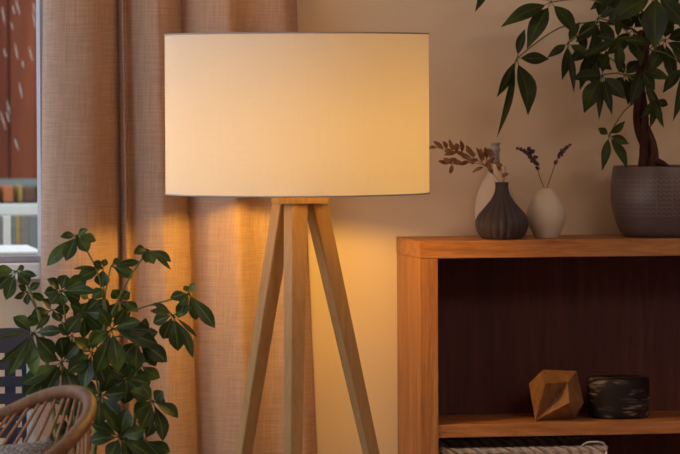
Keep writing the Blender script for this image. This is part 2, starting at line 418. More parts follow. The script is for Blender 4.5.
link('snow_cover', bx((a.x + .01, .76, P(10, 252, .95).z + .0005), (c.x - .01, 1.14, P(10, 251, .95).z + .006), .004), 'snow', tr_)
b = bmesh.new()
for k in range(15):
    px, py, yy = random.uniform(1, 35), random.uniform(0, 172), random.uniform(1.9, 2.2)
    c0 = P(px, py, yy); l = random.uniform(.010, .026); d = Vector((random.uniform(.15, .35), 0, -1)).normalized()
    tube(b, [c0 - d * l, c0 - d * l * .5, c0, c0 + d * l * .5, c0 + d * l], [.0002, .0006, .0008, .0006, .0002], 6)
single('falling_snow', b, 'snow', 'thin pale streaks of falling snow in front of the red-brown timber', 'snow')['kind'] = 'stuff'

# ---------------------------------------------------------------- curtain
top_plan = [(44.5, .040), (46, .060), (50, .080), (60, .098), (76, .106), (90, .104), (98, .096), (106, .078), (113, .066), (117.6, .054), (118.6, .051), (119.4, .053), (121, .060), (124, .073), (124.9, .066), (125.8, .056), (128, .055), (134, .062), (143, .076), (152, .084), (158, .088), (164, .084), (170, .078), (175, .066), (179.6, .050), (180.6, .042), (183, .044), (190, .058), (199, .074), (208, .082), (219, .092), (229, .098), (236, .090), (246, .070), (258, .064), (272, .070), (284, .072), (291, .062), (297.5, .040)]
bot_x = lambda x: x + (-7.5 if x < 50 else -7.5 + (x - 50) * 10.5 / 68 if x < 118 else 3 + (x - 118) * 11 / 62 if x < 180 else 14 + (x - 180) * 4 / 117)
path = catmull([Vector((x, d * 1.25, 0)) for x, d in top_plan], 4)
bm = bmesh.new(); uvl = bm.loops.layers.uv.verify()
ZT, ZB = 2.44, .02
rows = []
NZ = 60
zr0, zr1 = P(200, 0, -.1).z, P(200, 454, -.1).z
for j in range(NZ + 1):
    z = ZT + (ZB - ZT) * j / NZ
    t = (zr0 - z) / (zr0 - zr1); t = max(-.6, min(1.5, t))
    row = []; u = 0; prev = None
    for i, p in enumerate(path):
        xw = P(p.x, 227, -p.y).x; xb = P(bot_x(p.x), 227, -p.y).x
        d = p.y * (1 + .16 * max(0, t))
        d += .003 * noise.noise(Vector((p.x * .03, z * 2.0, 3)))
        v = Vector((xw + (xb - xw) * t, -d, z))
        if prev is not None: u += math.hypot(v.x - prev.x, v.y - prev.y)
        prev = v
        row.append((bm.verts.new(v), u))
    rows.append(row)
for j in range(NZ):
    for i in range(len(path) - 1):
        q = (rows[j][i], rows[j][i + 1], rows[j + 1][i + 1], rows[j + 1][i])
        f = bm.faces.new([x[0] for x in q]); f.smooth = True
        for l, (x, jj) in zip(f.loops, ((q[0], j), (q[1], j), (q[2], j + 1), (q[3], j + 1))): l[uvl].uv = (x[1], x[0].co.z)
cur = single('curtain', bm, 'curtain', 'long beige linen curtain in deep folds hanging beside the window', 'curtain')
cur.modifiers.new('thickness', 'SOLIDIFY').thickness = .0012
rod = thing('curtain_rod', (1.0, -.09, 2.44), 'thin dark curtain rod fixed high above the window', 'curtain rod')
b = bmesh.new(); tube(b, [Vector((wx0 - .1, -.11, 2.46)), Vector((1.6, -.11, 2.46))], .011, 12); link('pole', b, 'darkmat', rod)
for xx in (wx0, 1.5): link('bracket', bx((xx, -.12, 2.435), (xx + .02, -.001, 2.449)), 'darkmat', rod)

# ---------------------------------------------------------------- sideboard
SF, SB = -.262, -.006                               # front and back
ztop = P(420.5, 241.3, SF).z
xl_ = P(420.5, 300, SF).x
Wd = 1.55
xr_ = xl_ + Wd
tt = P(421, 241.3, SF).z - P(421, 258.6, SF).z      # board thickness
st = P(438, 300, SF).x - xl_
sb_ = thing('sideboard', (xl_ + Wd / 2, (SF + SB) / 2, 0), 'oak-coloured open wooden sideboard with dark inside standing against the wall', 'sideboard')
link('top_board', bx((xl_ - .001, SF - .001, ztop - tt), (xr_ + .001, SB, ztop), .0015), 'oak_h', sb_)
for xx in (xl_, xr_ - st): link('side_panel', bx((xx, SF, .06), (xx + st, SB, ztop - tt - .0004), .001), 'oak_v', sb_)
sh1 = P(445, 425.2, SF).z; sh0 = P(445, 438.0, SF).z
link('shelf', bx((xl_ + st + .0005, SF + .004, sh0), (xr_ - st - .0005, SB - .013, sh1), .001), 'oak_h', sb_)
link('bottom_board', bx((xl_ + st + .0005, SF, .06), (xr_ - st - .0005, SB, .06 + tt), .001), 'oak_h', sb_)
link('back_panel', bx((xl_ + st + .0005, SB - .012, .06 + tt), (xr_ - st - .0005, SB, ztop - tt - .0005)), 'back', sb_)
for xx in (xl_ + .02, xr_ - .07):
    for yy in (SF + .02, SB - .07): link('foot', bx((xx, yy, .001), (xx + .05, yy + .05, .0598), .002), 'oak_v', sb_)

# ---------------------------------------------------------------- basket below the shelf
bk0 = P(441, 446, SF + .03).x; bk1 = P(606, 446, SF + .03).x; zb1 = P(520, 446.5, SF + .03).z; zb0 = .06 + tt + .001
# basket stands on the bottom board
bsk = thing('storage_basket', ((bk0 + bk1) / 2, -.13, zb0), 'pale woven storage basket in the compartment under the shelf', 'basket')
bk0 += .004
b = bmesh.new(); th = .008
box(b, (bk0, SF + .02, zb0), (bk1, SF + .02 + th, zb1 - .012)); box(b, (bk0, SB - .03 - th, zb0), (bk1, SB - .03, zb1 - .012))
box(b, (bk0, SF + .02 + th, zb0), (bk0 + th, SB - .03 - th, zb1 - .012)); box(b, (bk1 - th, SF + .02 + th, zb0), (bk1, SB - .03 - th, zb1 - .012)); box(b, (bk0 + th, SF + .02 + th, zb0), (bk1 - th, SB - .03 - th, zb0 + th))
link('basket_body', b, 'basket', bsk)
b = bmesh.new()
ya, yb = SF + .024, SB - .034; xa, xb = bk0 + .004, bk1 - .004
loop = [(xa, ya), (xb, ya), (xb, yb), (xa, yb), (xa, ya)]
for q in range(4):
    p0 = Vector((*loop[q], zb1 - .008)); p1 = Vector((*loop[q + 1], zb1 - .008)); L = (p1 - p0).length; d = (p1 - p0) / L; sd = Vector((-d.y, d.x, 0))
    n = int(L / .012)
    for ph in (0, math.pi * 2 / 3, math.pi * 4 / 3):
        tube(b, [p0 + d * L * i / (n * 2) + sd * .0045 * math.cos(i * .8 + ph) + Vector((0, 0, .0045 * math.sin(i * .8 + ph))) for i in range(n * 2 + 1)], .0042, 6)
link('braided_rim', b, 'basket', bsk)
hb = catmull([Vector((bk1 - .055, -.02 + ya + .02, zb1 - .004)), Vector((bk1 - .04, ya, zb1 + .006)), Vector((bk1 - .012, ya, zb1 + .006)), Vector((bk1 - .003, ya, zb1 - .004)), Vector((bk1 - .002, ya - .008, zb1 - .03))], 5)
b = bmesh.new(); tube(b, hb, .003, 8); link('rim_wire', b, 'metal', bsk)

# ---------------------------------------------------------------- shelf ornaments
def on_shelf(px, y, z=None): return PZ(px, sh1 if z is None else z, y)
pa, pb, pc, pd = P(528.8, 383.6, -.14), P(543.2, 369.6, -.165), P(576.7, 371, -.165), P(583.8, 402.8, -.16)
pe = PZ(574.5, sh1 + .0006, -.18); pf = PZ(535.4, sh1 + .0006, -.205)
pg, ph_, pi_ = P(545, 383.6, -.236), P(567.8, 382, -.200), P(569, 402.8, -.248)
ba, bb2, bc, bd = P(536, 384, -.07), P(556, 377, -.06), P(577, 385, -.07), PZ(560, sh1 + .0006, -.08)
b = bmesh.new(); V = {k: b.verts.new(v) for k, v in dict(a=pa, b=pb, c=pc, d=pd, e=pe, f=pf, g=pg, h=ph_, i=pi_, A=ba, B=bb2, C=bc, D=bd).items()}
for fc in ('abf', 'bgf', 'bch', 'bhg', 'ghf', 'hif', 'hcd', 'hdi', 'ide', 'ief', 'aAb', 'AbB', 'bBc', 'BcC', 'cCd', 'CdD', 'dDe', 'eDf', 'fDA', 'fAa', 'ABC', 'ACD'):
    b.faces.new([V[k] for k in fc])
single('faceted_ornament', b, 'carved', 'angular faceted wooden gem ornament on the shelf inside the sideboard', 'ornament')
c = PZ(618.5, sh1 + .0006, -.15); s_ = S(618, -.15); r_ = 30.5 * s_; h_ = 39.5 * s_
b = bmesh.new()
lathe(b, c, [(r_ * .86, 0), (r_ * .94, h_ * .015), (r_ * .985, h_ * .06), (r_, h_ * .2), (r_ * 1.0, h_ * .8), (r_ * .99, h_ * .93), (r_ * .95, h_ * .985), (r_ * .88, h_), (r_ * .5, h_), (r_ * .45, h_ * .97), (r_ * .45, h_ * .8)], 64)
single('candle_holder', b, 'marble', 'round black stone candle holder with pale streaks beside the faceted ornament', 'candle holder')

# ---------------------------------------------------------------- vases on the sideboard
zt = ztop + .0004
def prof_px(lst, ybase, s): return [(r * s, (ybase - y) * s) for y, r in lst]
yd = -.19; s_ = S(502, yd); c = PZ(502, zt, yd)
dv = thing('bud_vase', c, 'dark ribbed ceramic vase holding the brown dried branch', 'vase', 'vases on the sideboard')
vk = .965
pr = smooth_prof(prof_px([(239.5, 18.5), (238, 20.5), (234, 23.6), (228, 25.8), (222, 26.2), (215, 23.4), (208, 17.6), (200, 11.2), (193, 7.6), (187, 6.4), (182, 6.7)], 239.5, s_), 5)
pr += [(5.0 * s_, 57.3 * s_), (4.6 * s_, 50 * s_)]
pr = [(q[0], q[1] * vk) for q in pr]
def ribs(a, z, r):
    k = min(1, max(0, (51 * s_ - z) / (14 * s_))) * min(1, z / (4 * s_) + .25)
    return 1 - .10 * k * (1 - abs(math.sin(a * 10)) ** .7)
b = bmesh.new(); lathe(b, c, pr, 208, ribs); link('vase_body', b, 'clay_black', dv)
ywv = -.155; s_ = S(546, ywv); c2 = PZ(546.4, zt, ywv)
pr = smooth_prof(prof_px([(238.5, 11), (236, 12.6), (230, 15.6), (223, 18.2), (217, 19.2), (211, 18.9), (204, 16.6), (197, 12.0), (192, 7.6), (189.3, 4.2)], 238.5, s_), 5)
pr += [(3.0 * s_, 49.0 * s_), (2.8 * s_, 42 * s_)]
pr = [(q[0], q[1] * .98) for q in pr]
b = bmesh.new(); lathe(b, c2, pr, 56)
wv = thing('bud_vase', c2, 'small white egg-shaped vase holding the lavender', 'vase', 'vases on the sideboard')
link('vase_body', b, 'clay_white', wv)
yt_ = -.058; s_ = S(496, yt_); c3 = PZ(495.5, zt, yt_)
tv = thing('bottle_vase', c3, 'cream bottle vase with a slim grey neck behind the dark ribbed vase', 'vase', 'vases on the sideboard')
pr = smooth_prof(prof_px([(237, 13), (234, 15.5), (226, 18.6), (215, 20), (205, 19.6), (195, 17.6), (186, 13.8), (178, 9.2), (171, 5.8), (166, 4.6)], 237, s_), 5)
b = bmesh.new(); lathe(b, c3, pr, 56); link('vase_body', b, 'cream', tv)
pr = [(4.65 * s_, 70.6 * s_), (4.2 * s_, 78 * s_), (4.2 * s_, 83 * s_), (5.0 * s_, 84 * s_), (5.1 * s_, 86.5 * s_), (4.2 * s_, 87.5 * s_), (4.4 * s_, 90 * s_), (5.4 * s_, 91.3 * s_), (5.2 * s_, 92 * s_), (3.6 * s_, 92 * s_), (3.4 * s_, 86 * s_)]
b = bmesh.new(); lathe(b, c3, pr, 32); o = link('vase_neck', b, 'greyblue', tv); o['label'] = 'grey neck with a rounded lip'

# dried branch in the dark vase
br = thing('dried_branch', c + Vector((0, 0, .095)), 'dried branch with small brown leaves leaning left out of the dark vase', 'branch')
yb_ = yd
def BP(x, y, dy=0): return P(x, y, yb_ + dy)
stems = [[BP(502.5, 191), BP(500, 183), BP(496, 177), BP(488, 168), BP(480, 162), BP(468, 156), BP(450, 151), BP(436, 147)],
         [BP(486, 166), BP(476, 163), BP(464, 163), BP(452, 164), BP(440, 161)],
         [BP(489, 169), BP(487, 160), BP(484, 150)], [BP(493, 172), BP(492, 160), BP(488, 148)],
         [BP(502.3, 190), BP(503, 178), BP(500, 165), BP(493, 152)], [BP(502.6, 190, -.004), BP(505, 175, -.01), BP(505, 166, -.012)]]
b = bmesh.new()
for s in stems: tube(b, catmull(s, 4), .0007, 6)
link('twig', b, 'twig', br)
lv = [((431, 148), (424, 147)), ((436, 147), (430, 148)), ((443, 148), (433, 141)), ((447, 149), (443, 141)), ((452, 150), (444, 152)), ((453, 150), (449, 139)), ((458, 152), (452, 144)), ((458, 150), (456, 143)), ((462, 152), (460, 140)), ((457, 152), (444, 155)), ((466, 156), (455, 151)),
      ((470, 158), (462, 153)), ((474, 157), (466, 145)), ((472, 160), (461, 157)), ((475, 156), (470, 151)), ((448, 164), (438, 161)), ((452, 163), (443, 158)), ((459, 163), (450, 158)), ((452, 165), (450, 174)), ((462, 163), (453, 163)), ((469, 161), (459, 165)), ((474, 164), (468, 158)),
      ((482, 162), (476, 147)), ((484, 160), (480, 148)), ((487, 158), (485, 147)), ((490, 158), (488, 148)), ((493, 157), (490, 149)), ((487, 165), (495, 157)), ((483, 167), (472, 173)), ((486, 166), (488, 160)), ((488, 167), (493, 174)), ((491, 169), (486, 163)), ((495, 163), (503, 166)), ((502, 177), (509, 173)), ((500, 171), (496, 163)), ((468, 153), (468, 147)), ((478, 160), (470, 160))]
for (a0, a1) in lv:
    b = bmesh.new(); dy = random.uniform(-.012, .012)
    leaf(b, BP(*a0, dy * .3), BP(*a1, dy), random.uniform(4.2, 6.2) * .00196, Vector((random.uniform(-.5, .5), -1, random.uniform(-.2, .6))), random.uniform(.02, .12), 6, .2, 'oval')
    link('dried_leaf', b, 'dryleaf', br)
# lavender
yl = ywv
for (pts, fl, lab) in (([(547.5, 196), (545, 190), (541, 180), (537.5, 169)], [(537.5, 168, 3.2), (536.5, 162.5, 3.6), (533.5, 159.5, 4.0), (531, 156, 3.8), (527.5, 153.2, 3.4), (535.5, 157, 3.0), (532, 151.5, 3.2), (529, 148.8, 2.6), (524, 151, 2.8), (521, 149, 2.4), (518, 148.2, 2.2)], 'left-leaning lavender sprig in the white vase, thicker flower head'),
                      ([(545.5, 196), (547, 188), (550.5, 178), (555.5, 163.5)], [(555.5, 162.3, 2.8), (559, 156.8, 2.6), (560.8, 153.8, 3.1), (562.5, 151.2, 2.9), (564.5, 148.8, 2.7), (567, 146.9, 2.4), (570, 145.2, 1.8)], 'right-leaning lavender sprig in the white vase, slim flower head')):
    p = [P(x, y, yl) for x, y in pts]
    t_ = thing('lavender_sprig', p[0], lab, 'flower', 'lavender in the white vase')
    b = bmesh.new(); tube(b, catmull(p + [P(fl[1][0], fl[1][1], yl), P(fl[-1][0], fl[-1][1], yl)], 4), .0009, 6); link('stalk', b, 'twig', t_)
    b = bmesh.new()
    for (x, y, r) in fl:
        for k in range(7):
            cc = P(x + random.uniform(-.5, .5) * r, y + random.uniform(-.45, .45) * r, yl + random.uniform(-1, 1) * r * .001)
            mt = Matrix.Translation(cc) @ Matrix.Rotation(random.uniform(0, 3), 4, 'Y') @ Matrix.Diagonal((1, 1, 1.5, 1))
            bmesh.ops.create_icosphere(b, subdivisions=1, radius=r * .00196 * .42, matrix=mt)
    link('flower_head', b, 'lavender', t_, True)

# ---------------------------------------------------------------- money tree in the grey pot
yp = -.142; s_ = S(666, yp); pc_ = PZ(666, zt, yp)
mt_ = thing('potted_money_tree', pc_, 'money tree with braided trunk in a round grey patterned pot on the sideboard', 'houseplant')
pr = smooth_prof([(38 * s_, 0), (41 * s_, .8 * s_), (46 * s_, 7 * s_), (50 * s_, 18 * s_), (53.4 * s_, 32 * s_), (53.9 * s_, 42 * s_), (53.0 * s_, 56 * s_), (51.6 * s_, 67 * s_), (50.8 * s_, 68.6 * s_)], 5)
pr += [(49.4 * s_, 68.6 * s_), (48.6 * s_, 66.5 * s_), (48.4 * s_, 58 * s_)]
b = bmesh.new(); lathe(b, pc_, pr, 72, close=False); b.faces.new([v for v in b.verts][:72][::-1]); link('plant_pot', b, 'pot', mt_)
b = bmesh.new(); lathe(b, pc_, [(.001, 62 * s_), (20 * s_, 62.5 * s_), (48.2 * s_, 61 * s_)], 48, close=False); link('soil', b, 'soil', mt_)
tb = P(650, 172, yp); axis = [(650, 176), (650, 160), (647, 145), (643, 128), (640, 110), (639, 92), (641, 75), (644, 55), (646, 30)]
ax3 = catmull([P(x, y, yp) for x, y in axis], 6)
for k in range(3):
    pts, rs = [], []
    for i, p in enumerate(ax3):
        t = i / (len(ax3) - 1); a = k * 2.094 + t * 7.5; rr = (.0105 - .006 * t) if t < .8 else .0055
        pts.append(p + Vector((math.cos(a) * rr * 1.25, math.sin(a) * rr, 0))); rs.append(.0105 * (1 - .62 * t) + (.006 * max(0, 1 - t * 6)))
    b = bmesh.new(); tube(b, pts, rs, 12); link('trunk', b, 'bark', mt_)
b = bmesh.new(); tube(b, catmull([P(655, 160, yp - .02), P(662, 163, yp - .022), P(668, 168, yp - .02)], 4), [.006] * 9, 8); link('root', b, 'bark', mt_)

def cluster(name, root, m, cx, cy, yy, tips, source, wscale, shape, stalk_r=.0012, spread=.035, via=None):
    """one whorl of leaves: a petiole from `source` then leaves whose tips lie at the given pixels (x, y, width px)"""
    c0 = P(cx, cy, yy)
    b = bmesh.new()
    if source is not None:
        sx, sy, sd = source; p0 = P(sx, sy, sd)
        mid = [P(q[0], q[1], yy) for q in via] if via else [(p0 + c0) / 2 + Vector((0, 0, (p0 - c0).length * .12))]
        tube(b, catmull([p0] + mid + [c0], 6), stalk_r * 1.25, 6)
    par = None
    petiole = link('petiole', b, 'stem', root) if source is not None else None
    b = bmesh.new()
    for tp in tips:
        tx, ty, wpx = tp[:3]
        dep = tp[3] if len(tp) > 3 else random.uniform(-spread, spread * .5)
        tip = P(tx, ty, yy + dep)
        base = c0 + (tip - c0) * .12
        tube(b, [c0, base], stalk_r * .7, 5, False)
        fc = Vector((random.uniform(-.55, .55), -1, random.uniform(-.1, .7)))
        leaf(b, base, tip, wpx * .0019 * wscale, fc, random.uniform(.04, .12), 8, random.uniform(.12, .3), shape)
    return link(name, b, m, root)

yq = yp
PA = [
 (551, 2, yq - .05, [(501, 27, 17, -.03), (527, 49, 19, -.02), (576, 35, 20, -.01), (514, -14, 10), (560, -25, 14)], (632, 20, yq)),
 (517, 58, yq - .04, [(525, 29, 10), (549, 59, 13), (528, 115, 24, -.02), (497, 97, 11), (497, 137, 9)], (602, 22, yq)),
 (568, 43, yq - .02, [(547, 58, 9), (562, 80, 12), (574, 93, 8), (590, 60, 12), (580, 22, 10)], (620, 25, yq)),
 (618, 39, yq - .09, [(617, 14, 9), (584, 56, 10), (619, 73, 12), (656, 44, 10), (597, 36, 9)], (640, 50, yq)),
 (602, 75, yq - .05, [(572, 79, 15), (584, 113, 20), (625, 99, 17), (599, 120, 8), (612, 115, 10), (606, 50, 12)], (640, 85, yq)),
 (641, 70, yq - .02, [(670, 79, 13), (655, 90, 12), (630, 106, 14), (664, 128, 10), (637, 45, 10)], (641, 80, yq)),
 (609, 135, yq - .03, [(598, 128, 8), (625, 121, 9), (629, 144, 10), (602, 171, 10), (627, 169, 15)], (639, 100, yq)),
 (684, 66, yq - .01, [(663, 93, 13), (673, 121, 12), (700, 100, 14), (705, 70, 13), (672, 50, 12)], (645, 50, yq)),
 (656, -8, yq - .08, [(655, 50, 28, -.02), (606, 24, 22), (690, 30, 20), (628, -30, 16), (680, -30, 16)], (645, 35, yq)),
 (598, 18, yq - .01, [(604, -5, 12), (576, 42, 15), (583, 66, 11), (612, 50, 16), (590, 70, 12), (615, 10, 10)], (640, 45, yq)),
 (633, 30, yq + .02, [(605, 55, 16), (640, 62, 18), (660, 45, 16), (625, 5, 14), (650, 8, 15), (612, 20, 14)], (643, 50, yq)),
 (665, 40, yq + .02, [(690, 60, 17), (675, 85, 14), (648, 75, 16), (640, 30, 15), (668, 15, 16), (692, 30, 14)], (645, 55, yq)),
 (588, 50, yq + .03, [(570, 62, 13), (580, 90, 12), (600, 95, 14), (612, 70, 15), (575, 35, 12)], (638, 85, yq)),
 (655, 100, yq - .03, [(640, 118, 10), (662, 126, 8), (668, 105, 9), (650, 128, 9)], (640, 92, yq)),
 (625, 75, yq + .03, [(610, 95, 13), (628, 105, 12), (645, 85, 13), (615, 60, 13), (640, 60, 13)], (641, 80, yq)),
 (680, 5, yq - .02, [(660, 30, 15), (690, 40, 16), (710, 10, 15), (665, -15, 14), (700, -25, 15)], (646, 35, yq)),
 (620, -12, yq, [(590, 10, 14), (610, 22, 15), (640, 18, 16), (645, -30, 14), (595, -30, 14)], (644, 30, yq)),
 (490, -22, yq - .03, [(475, 12, 9), (505, -5, 10), (470, -30, 10)], (560, -30, yq)),
]
ytop = ax3[-1]
for (cx, cy, yy, tips, srcp) in PA:
    cluster('leaf_cluster', mt_, 'leaf2', cx, cy, yy, tips, srcp, 1.0, 'lance', .0011, .03)
b = bmesh.new()
for q in ([(646, 32), (640, 5), (620, -30), (560, -30)], [(645, 40), (630, 28), (600, 22)], [(646, 40), (655, 10), (660, -30)]):
    tube(b, catmull([P(x, y, yq) for x, y in q], 5), .002, 8)
link('branch', b, 'bark', mt_)

# ---------------------------------------------------------------- tripod floor lamp
yL = -.47
s_ = S(297.5, yL)
zb_ = P(297.5, 193.2, yL).z; zt_ = P(297.5, 34.6, yL).z
lc = P(297.5, 200, yL); lc.z = 0
lamp = thing('floor_lamp', lc, 'wooden tripod floor lamp with a large white drum shade, lit', 'floor lamp')
rad = 130.2 * s_
H = zt_ - zb_
b = bmesh.new(); lathe(b, Vector((lc.x, lc.y, zb_)), [(rad, H * k / 6) for k in range(7)], 128, close=False)
uvl = b.loops.layers.uv.verify()
for f in b.faces:
    for l in f.loops: l[uvl].uv = (l[uvl].uv.x * 2 * math.pi * rad, l[uvl].uv.y * H)
shd = link('lamp_shade', b, 'shade', lamp)
for nm, z in (('shade_rim', zb_), ('shade_rim', zt_)):
    b = bmesh.new(); k = .0014
    lathe(b, Vector((lc.x, lc.y, z - k)), [(rad - .0016, 0), (rad + .0014, 0), (rad + .0014, 2 * k), (rad - .0016, 2 * k), (rad - .0016, 0)], 128, close=False)
    o = link(nm, b, 'rimtape', shd); o['label'] = 'thin grey edge tape'
zk1 = P(299, 196.5, yL).z; zk0 = P(299, 203.2, yL).z
kb = 24.6 * s_; kc = P(299.5, 200, yL)
zk1 = max(zk1, zk0 + .01)
b = bx((kc.x - kb, yL - kb, zk0), (kc.x + kb, yL + kb, zk1), .001)
link('top_plate', b, 'ash', lamp)
def leg(topx, botx, dyt, dyb, s0, s1, ang=41):
    b = bmesh.new()
    pt = PZ(topx, zk0 - .0003, yL + dyt)
    pq = P(botx, 454, yL + dyb); tq = (pt.z - 0.0) / (pt.z - pq.z)
    pb_ = pt + (pq - pt) * tq; pb_.z = .001
    s1f = s0 + (s1 - s0) * tq * .85
    rings = []
    for (p, s) in ((pt, s0), (pb_, s1f)):
        rings.append([b.verts.new(p + Matrix.Rotation(R(ang), 3, 'Z') @ Vector((dx * s / 2, dy * s / 2, 0))) for dx, dy in ((-1, -1), (1, -1), (1, 1), (-1, 1))])
    for k in range(4): b.faces.new((rings[0][k], rings[0][(k + 1) % 4], rings[1][(k + 1) % 4], rings[1][k]))
    b.faces.new(rings[0]); b.faces.new(rings[1][::-1])
    es = [e for e in b.edges]
    bmesh.ops.bevel(b, geom=es, offset=.0014, segments=2, affect='EDGES')
    link('leg', b, 'ash', lamp)
leg(283.5, 243.5, .008, .05, .032, .0235, 24)
leg(295.7, 293.3, -.022, -.12, .034, .0235, 24)
leg(315.5, 371.2, .008, .05, .034, .0225, 24)
# socket, bulb, spider
zs0 = zk1
b = bmesh.new(); lathe(b, Vector((kc.x, yL, zs0)), [(.022, 0), (.022, .005), (.014, .008), (.014, .045), (.017, .047), (.017, .055)], 24); link('lamp_socket', b, 'white_plastic', lamp)
zbulb = zs0 + .095
b = bmesh.new(); bmesh.ops.create_uvsphere(b, u_segments=24, v_segments=14, radius=.03, matrix=Matrix.Translation((kc.x, yL, zbulb)))
link('light_bulb', b, 'bulb', lamp, True)
b = bmesh.new(); zsp = zs0 + .05
for k in range(3):
    a = R(30 + 120 * k); tube(b, [Vector((kc.x + math.cos(a) * .017, yL + math.sin(a) * .017, zsp)), Vector((lc.x + math.cos(a) * (rad - .001), lc.y + math.sin(a) * (rad - .001), zb_ + .02))], .0014, 6)
link('shade_support', b, 'metal', lamp)

# ---------------------------------------------------------------- umbrella plant
yv = -.78
pz_ = PZ(85, 0.001, yv)
um = thing('potted_umbrella_plant', pz_, 'bushy green umbrella plant in front of the curtain behind the rattan chair', 'houseplant')
b = bmesh.new(); lathe(b, pz_, smooth_prof([(.11, 0), (.125, .01), (.14, .12), (.15, .24), (.152, .26)], 4) + [(.144, .26), (.14, .22)], 48); link('plant_pot', b, 'pot_dark', um)
b = bmesh.new(); lathe(b, pz_, [(.002, .232), (.138, .228)], 32, close=False); link('soil', b, 'soil', um)
trunks = [[(85, 620), (88, 560), (92, 480), (98, 410), (104, 350), (106, 320), (104, 300)], [(82, 620), (72, 540), (60, 470), (52, 400), (45, 350), (38, 310)], [(90, 620), (104, 560), (120, 480), (130, 440), (138, 400), (145, 385)], [(86, 620), (84, 540), (78, 450), (72, 380), (66, 320)]]
for i, q in enumerate(trunks):
    p = catmull([P(x, y, yv + (i - 1.5) * .02) for x, y in q], 5); n = len(p)
    b = bmesh.new(); tube(b, p, [.006 - .0035 * k / n for k in range(n)], 8); link('stem', b, 'stem', um)
